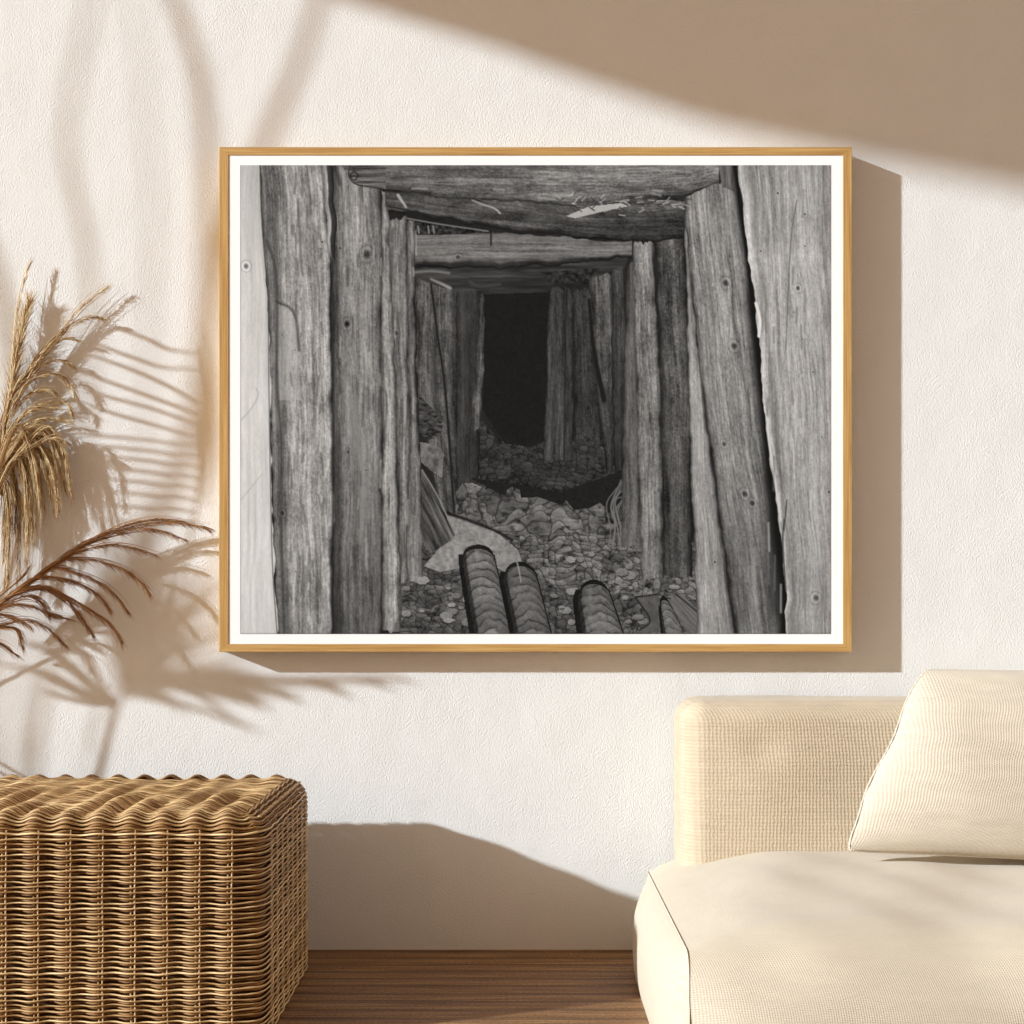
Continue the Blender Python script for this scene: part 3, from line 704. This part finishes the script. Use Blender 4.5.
bk = rbox(BX0, BX1, -BA1, -BA0, .004, BZ, .056, (120, 8, 60), bdisp)
bk.build('backrest', M_back, sf)

# ------------------------------------------------------------------ throw pillow
pc = P(1035, 765, .34)
pl = MB(); th = .075
c00, c10, c11, c01 = P(836, 851, .43), P(1250, 874, .43), P(1178, 668, .315), P(918, 669, .315)
def pil(side):
    def fn(i, j):
        u, v_ = i/47, j/47; u = .5-.5*math.cos(math.pi*u); v_ = .5-.5*math.cos(math.pi*v_)
        u = .5+(u-.5)*(1-.030*(2*v_-1)**2-.035*abs(2*v_-1)**12)+.006*math.sin(v_*13); v_ = .5+(v_-.5)*(1-.035*abs(2*u-1)**10)
        p_ = (c00*(1-u)+c10*u)*(1-v_)+(c01*(1-u)+c11*u)*v_
        uu, vv = 2*u-1, 2*v_-1
        pinch = .022*(1-uu*uu)*(abs(vv)**3); pinv = .020*(1-vv*vv)*(abs(uu)**3)
        ex = (c10-c00).normalized(); ez = ((c01-c00).normalized()+(c11-c10).normalized()).normalized()
        p_ = p_-ex*pinv*np.sign(uu)*.5-ez*pinch*np.sign(vv)*.3
        e = ((1-abs(uu)**2.6)*(1-abs(vv)**2.6)); e = max(0, e)**.5
        nn = ex.cross(ez).normalized()
        if nn.y > 0: nn = -nn
        wr = .0028*math.sin(uu*7+vv*4)*e+.002*math.sin(vv*17+uu*3)*e
        return p_+nn*side*(th*e*(1.0 if side > 0 else .25)+wr)
    return fn
pl.grid(pil(1), 48, 48); pl.grid(pil(-1), 48, 48)
pw = empty('throw_pillow', (pc.x, -.37, .30), 'square cream woven throw pillow leaning against the sofa backrest', 'pillow')
pl.build('cover', M_pillow, pw)
sp = MB(); ed = [pil(0)(i, 0) for i in range(48)]+[pil(0)(47, j) for j in range(1, 48)]+[pil(0)(i, 47) for i in range(46, -1, -1)]+[pil(0)(0, j) for j in range(46, 0, -1)]
sp.tube(ed, .0028, 8, True); sp.build('edge_seam', M_pillow, pw)

# ------------------------------------------------------------------ dried plumes and palm leaves in a floor vase, left of the frame
VX, VA, VH = -1.50, .22, .46
va = MB(); pv = [(.075, 0), (.10, .02), (.125, .12), (.13, .22), (.10, .34), (.062, .42), (.058, .45), (.066, VH), (.054, VH), (.048, .43), (.085, .33), (.11, .22), (.06, .03), (.0, .025)]
va.grid(lambda i, j: (VX+pv[j][0]*math.cos(i/36*2*math.pi), -VA+pv[j][0]*math.sin(i/36*2*math.pi), pv[j][1]), 36, len(pv), True)
va.v.append((VX, -VA, 0)); kq = len(va.v)-1
for i in range(36): va.f.append(((i+1) % 36, i, kq))
tag(va.build('floor_vase', M_clay, None, True, (VX, -VA, 0)), 'sand coloured ceramic floor vase behind the left end of the rattan ottoman', 'vase')
vm = Vector((VX, -VA, .06)); vt = Vector((VX, -VA, VH+.01))

def strands(m, curve, n_, ln, spread, r0, t0=.08, side=0, droop=.25):
    """fine hairs leaving a branchlet along its length"""
    K = len(curve)
    for _ in range(n_):
        t = t0+(1-t0)*rnd.random()**.9; k = min(int(t*(K-1)), K-2); f = t*(K-1)-k; p_ = curve[k].lerp(curve[k+1], f)
        tg = (curve[k+1]-curve[k]).normalized(); d = Vector((rnd.gauss(0, 1), rnd.gauss(0, .8), rnd.gauss(0, 1)+side)).normalized()
        d = (tg+d*spread*rnd.uniform(.3, 1)).normalized(); L = ln*rnd.uniform(.4, 1.15)*(1-.45*t); pts = []
        for i in range(5):
            s_ = i/4; q_ = p_+d*L*s_+Vector((0, 0, -droop*L*s_*s_))
            if q_.y > -.012: q_.y = -.012
            pts.append(q_)
        m.tube(pts, [r0, r0, r0*.8, r0*.5, r0*.12], 3)
def branch(m, pts, a0, a1, n_, ln, spread, r0=.00075, rb=.0012, droop=.25, side=0, t0=.08, core=5):
    P3 = [P(x, y, a0+(a1-a0)*i/(len(pts)-1)) for i, (x, y) in enumerate(pts)]
    cv = spline(P3, 18)
    for c in range(core):
        o = Vector((rnd.gauss(0, .0021), rnd.gauss(0, .0021), rnd.gauss(0, .0021)))
        m.tube([p_+o*(1+2*i/17) for i, p_ in enumerate(cv)], [rb*(1-.85*i/17) for i in range(18)], 3)
    strands(m, cv, int(n_*3.4), ln*1.35, spread*3.0, r0*.75, t0, side, droop)

def plume(name_label, cat, stem_pts, branches, mat, group):
    """stem_pts in the room; branches a list of argument tuples for branch()"""
    t = empty('pampas_plume', vm, name_label, cat, group)
    s_ = MB(); c = spline(stem_pts, 30); s_.tube(c, [.0036-.0020*i/29 for i in range(30)], 6); s_.build('stem', M_stem, t)
    f = MB()
    for b_ in branches: branch(f, *b_[0], **b_[1])
    f.build('plume', mat, t)
    return t
GA = 'dried pampas plumes in the vase at left'
A = []
AD = .030
def ab(pts, n_=70, ln=.030, spread=.28, a0=None, a1=None, **kw): A.append(((pts, a0 or AD, a1 or AD-.006, n_, ln, spread), kw))
# the upright feather
ab([(-4, 500), (2, 450), (9, 405), (16, 365), (22, 330), (29, 303)], 330, .055, .26, droop=-.05, core=9)
ab([(10, 400), (14, 350), (18, 310), (26, 275), (30, 264)], 36, .03, .1, droop=0, core=2)
for pts in ([(6, 420), (20, 395), (39, 361), (57, 338), (78, 311), (95, 296), (108, 287)], [(10, 400), (28, 372), (42, 352), (59, 336), (78, 322), (92, 317), (103, 318)],
            [(2, 420), (12, 392), (25, 375), (39, 360), (57, 343), (68, 338), (80, 340)], [(4, 415), (14, 392), (29, 377), (45, 363), (60, 360), (72, 366)],
            [(0, 440), (6, 416), (25, 387), (43, 375), (59, 375), (71, 385), (77, 398)], [(0, 445), (4, 428), (20, 402), (39, 390), (51, 391), (60, 399)],
            [(0, 455), (3, 442), (20, 418), (37, 408), (57, 407)], [(-2, 470), (10, 440), (28, 424), (48, 418), (72, 421)], [(0, 465), (8, 440), (24, 415), (44, 403), (66, 403), (72, 412)]):
    ab(pts, 80, .026, .20, core=7, droop=.3)
# the heavy drooping mass
ends = [(70, 500), (66, 486), (60, 505), (54, 520), (46, 508), (40, 535), (35, 520), (30, 548), (28, 566), (20, 552), (12, 580), (8, 560), (3, 590), (16, 535), (50, 470), (68, 448), (30, 505), (44, 490), (10, 520), (0, 540), (58, 460), (24, 580)]
for k, (ex, ey) in enumerate(ends*2):
    ex += rnd.uniform(-5, 5); ey += rnd.uniform(-10, 8)
    ax_ = ex*rnd.uniform(.45, .75)-3; ay_ = 452-rnd.random()*30+max(0, (40-ex))*.9
    pts = [(-12, 500+rnd.uniform(-20, 20)), (ax_*.5-6, (ay_+490)/2-4), (ax_, ay_), ((ax_+ex)/2+5, (ay_+ey)/2-8), (ex, ey)]
    ab(pts, 50, .026, .20, rnd.uniform(.03, .065), rnd.uniform(.02, .06), droop=.5, core=6, t0=.25)
plume('golden feathery pampas plume arching and drooping beside the wall, uppermost at the left edge', 'dried grass',
      [vm, vt, Vector((-1.50, -.08, .60)), Vector((-1.42, -.05, .80)), P(-46, 580, .045), P(-8, 490, AD), P(4, 440, AD)], A, M_plA, GA)
A = []; AD = .07
for pts, n_ in (([(-20, 622), (0, 604), (32, 582), (65, 557), (92, 541), (130, 527), (165, 522), (190, 524), (208, 528)], 190), ([(60, 560), (82, 545), (112, 534), (140, 529), (162, 531), (185, 540)], 70),
            ([(75, 550), (110, 531), (140, 521), (165, 519), (185, 522)], 40),
            ([(40, 574), (75, 553), (107, 545), (130, 547), (155, 555)], 80), ([(20, 590), (57, 562), (92, 560), (120, 568), (140, 581), (150, 594)], 100),
            ([(15, 592), (50, 568), (77, 573), (100, 583), (117, 597), (127, 610)], 90), ([(10, 595), (35, 578), (62, 579), (85, 586), (100, 597), (109, 608)], 80),
            ([(-5, 607), (15, 591), (45, 586), (70, 598), (92, 611), (110, 624), (121, 640)], 100), ([(5, 598), (40, 588), (67, 601), (80, 616), (92, 633)], 80),
            ([(-8, 612), (22, 597), (40, 601), (50, 615), (70, 619)], 60), ([(-20, 632), (0, 625), (25, 620), (47, 628), (65, 645)], 60), ([(-12, 628), (15, 629), (22, 645)], 30),
            ([(-20, 640), (0, 643), (17, 655)], 24), ([(-15, 618), (8, 606), (30, 606), (46, 612), (60, 616)], 50), ([(-20, 620), (0, 615), (15, 618), (28, 625)], 50),
            ([(-6, 600), (20, 578), (30, 566)], 10)):
    ab(pts, n_, .030, .17, .07+rnd.uniform(-.01, .01), .05 if pts[-1][0] > 150 else .065, core=7, droop=.35)
plume('brown shade-darkened pampas plume reaching right towards the picture frame, lowest at the left edge', 'dried grass',
      [vm, vt+Vector((.01, 0, 0)), Vector((-1.50, -.09, .55)), P(-110, 668, .085), P(-20, 621, .08), P(0, 604, .072), P(32, 582, .07)], A, M_plB, GA)

# dried palm leaves of the same vase, outside the view: only their shadows reach the wall
def leaflet(m, pts, w_, a0, a1=None):
    a1 = a0 if a1 is None else a1; k = len(pts); c = spline([S(x, y, a0+(a1-a0)*i/(k-1)) for i, (x, y) in enumerate(pts)], 12)
    wd = w_/421.3*.5
    m.tube(c, [max(.0006, wd*math.sin(math.pi*min(1, .12+.88*i/11))**.6) for i in range(12)], 6, False, .18, (0.25, 1, .3))
def palm(label, stem, leaves, group, mat=M_palm, base=vm, rs=.003):
    t = empty('palm_leaf', base, label, 'dried palm leaf', group); s_ = MB()
    s_.tube(spline(stem, 30), [rs*(1-.5*i/29) for i in range(30)], 6); s_.build('stem', M_stem, t)
    for l_ in leaves: f = MB(); leaflet(f, *l_); f.build('leaflet', mat, t)
    return t
GP = 'dried palm leaves in the vase outside the view'
stripes = [[(196, 352), (170, 350), (150, 340), (125, 331), (100, 322)], [(198, 368), (165, 368), (140, 360), (112, 350), (82, 337)], [(194, 402), (172, 388), (140, 373), (105, 360), (75, 352)],
           [(196, 414), (165, 402), (112, 383), (77, 370)], [(196, 424), (150, 408), (112, 398), (80, 388)], [(196, 437), (147, 423), (112, 413), (80, 401)],
           [(198, 446), (137, 439), (100, 436), (67, 435)], [(198, 457), (150, 451), (100, 446), (80, 445)], [(198, 467), (140, 460), (85, 453)], [(198, 478), (140, 471), (85, 465)],
           [(198, 489), (140, 482), (85, 477)], [(198, 500), (150, 495), (90, 490)], [(198, 512), (150, 508), (95, 505)], [(198, 522), (150, 522), (100, 520)]]
palm('dried palm leaf with thin level leaflets, outside the view', [vm, vt, S(101, 770, .222), S(118, 702, .23), S(165, 620, .24), S(194, 520, .24), S(200, 430, .24), S(196, 345, .24)],
     [(l, 4.4, .24, .20) for l in stripes]+[([(202, 505+0*k), (204+5*k, 450), (206+5*k, 390), (196+7*k, 320)], 6, .44) for k in range(3)], GP)
fan = []
for i in range(34):
    t = i/33; an = math.radians(102-120*t); L = (165 if t < .55 else 150)*rnd.uniform(.8, 1.08)
    bx, by = 122+rnd.uniform(-4, 30*t+4), 694-rnd.uniform(0, 10); ex = bx+L*math.cos(an); ey = by-L*math.sin(an)
    if ex > 262 and ey < 674: k = (262-bx)/(ex-bx); ex = bx+(ex-bx)*k; ey = by+(ey-by)*k
    fan.append(([(bx, by), ((bx+ex)/2-4, (by+ey)/2-5), (ex, ey)], 6.2, .46, .54))
for pts, w_ in (([(150, 680), (185, 690), (215, 705), (238, 724)], 6), ([(140, 685), (158, 693), (172, 703), (184, 716)], 6), ([(160, 680), (195, 684), (225, 692), (240, 702)], 10), ([(190, 677), (225, 686), (250, 698), (268, 710)], 10),
                ([(160, 676), (220, 684), (270, 690), (305, 704)], 12), ([(200, 674), (270, 680), (320, 684), (352, 698)], 12), ([(240, 676), (300, 681), (360, 680), (396, 690)], 10), ([(270, 678), (330, 679), (390, 678), (420, 684)], 8),
                ([(150, 672), (200, 676), (250, 678), (290, 684)], 12), ([(150, 684), (200, 690), (240, 696), (275, 696)], 10)):
    fan.append((pts, w_, .42, .46))
palm('broad dried palm fan drooping to the right, outside the view', [vm, vt, S(100, 772, .22), S(116, 708, .26), S(124, 696, .42), S(150, 684, .46)], fan, GP, rs=.005)
fan = [([(112, 706), (80, 676), (50, 650), (10, 640)], 9, .26, .40), ([(112, 706), (76, 690), (40, 672), (-6, 664)], 10, .26, .40), ([(114, 704), (86, 660), (70, 640), (40, 618)], 6, .26, .40),
       ([(106, 706), (86, 702), (60, 696), (40, 690)], 8, .26, .40), ([(108, 700), (94, 720), (88, 740), (90, 756)], 4, .26, .40)]
palm('small dried palm fan leaning to the left, outside the view', [vm, vt, S(100, 772, .22), S(116, 708, .24), S(112, 700, .26)], fan, GP, rs=.004)

# tall strap-leaved plant in a pot near the window, outside the view: soft upright shadows
px0, pa0 = -2.42, .58
pp = empty('potted_plant', (px0, -pa0, 0), 'tall strap-leaved green plant in a clay pot by the window, outside the view', 'plant')
pot = MB(); pv2 = [(.11, 0), (.13, .02), (.16, .30), (.17, .32), (.15, .32), (.14, .28), (.0, .28)]
pot.grid(lambda i, j: (px0+pv2[j][0]*math.cos(i/32*2*math.pi), -pa0+pv2[j][0]*math.sin(i/32*2*math.pi), pv2[j][1]), 32, len(pv2), True)
pot.build('pot', M_clay, pp)
def strap(pts, w_, a0, a1):
    m = MB(); b_ = Vector((px0, -pa0, .26)); k = len(pts)
    c = spline([b_]+[S(x, y, a0+(a1-a0)*i/(k-1)) for i, (x, y) in enumerate(pts)], 26)
    m.tube(c, [max(.001, w_/421.3*.5*math.sin(math.pi*min(1, (.10+.72*i/25)))**.7) for i in range(26)], 8, False, .15, (0.25, 1, .3)); m.build('leaf', M_green, pp)
strap([(20, 700), (60, 560), (84, 420), (92, 310), (84, 230), (70, 170), (68, 120), (77, 70), (95, -10), (110, -60)], 6, .58, .70)
strap([(40, 700), (130, 560), (188, 430), (206, 320), (208, 200), (204, 100), (188, 35), (166, -20), (140, -60)], 10, .56, .70)
strap([(40, 690), (140, 560), (196, 420), (212, 300), (232, 215), (258, 160), (280, 108), (302, 55), (322, -10), (335, -60)], 12, .55, .66)
strap([(-10, 700), (20, 560), (24, 440), (10, 330), (-14, 240), (-40, 170)], 10, .58, .66)
strap([(130, 560), (150, 300), (152, 200), (140, 60), (130, -30)], 3.5, .60, .86)
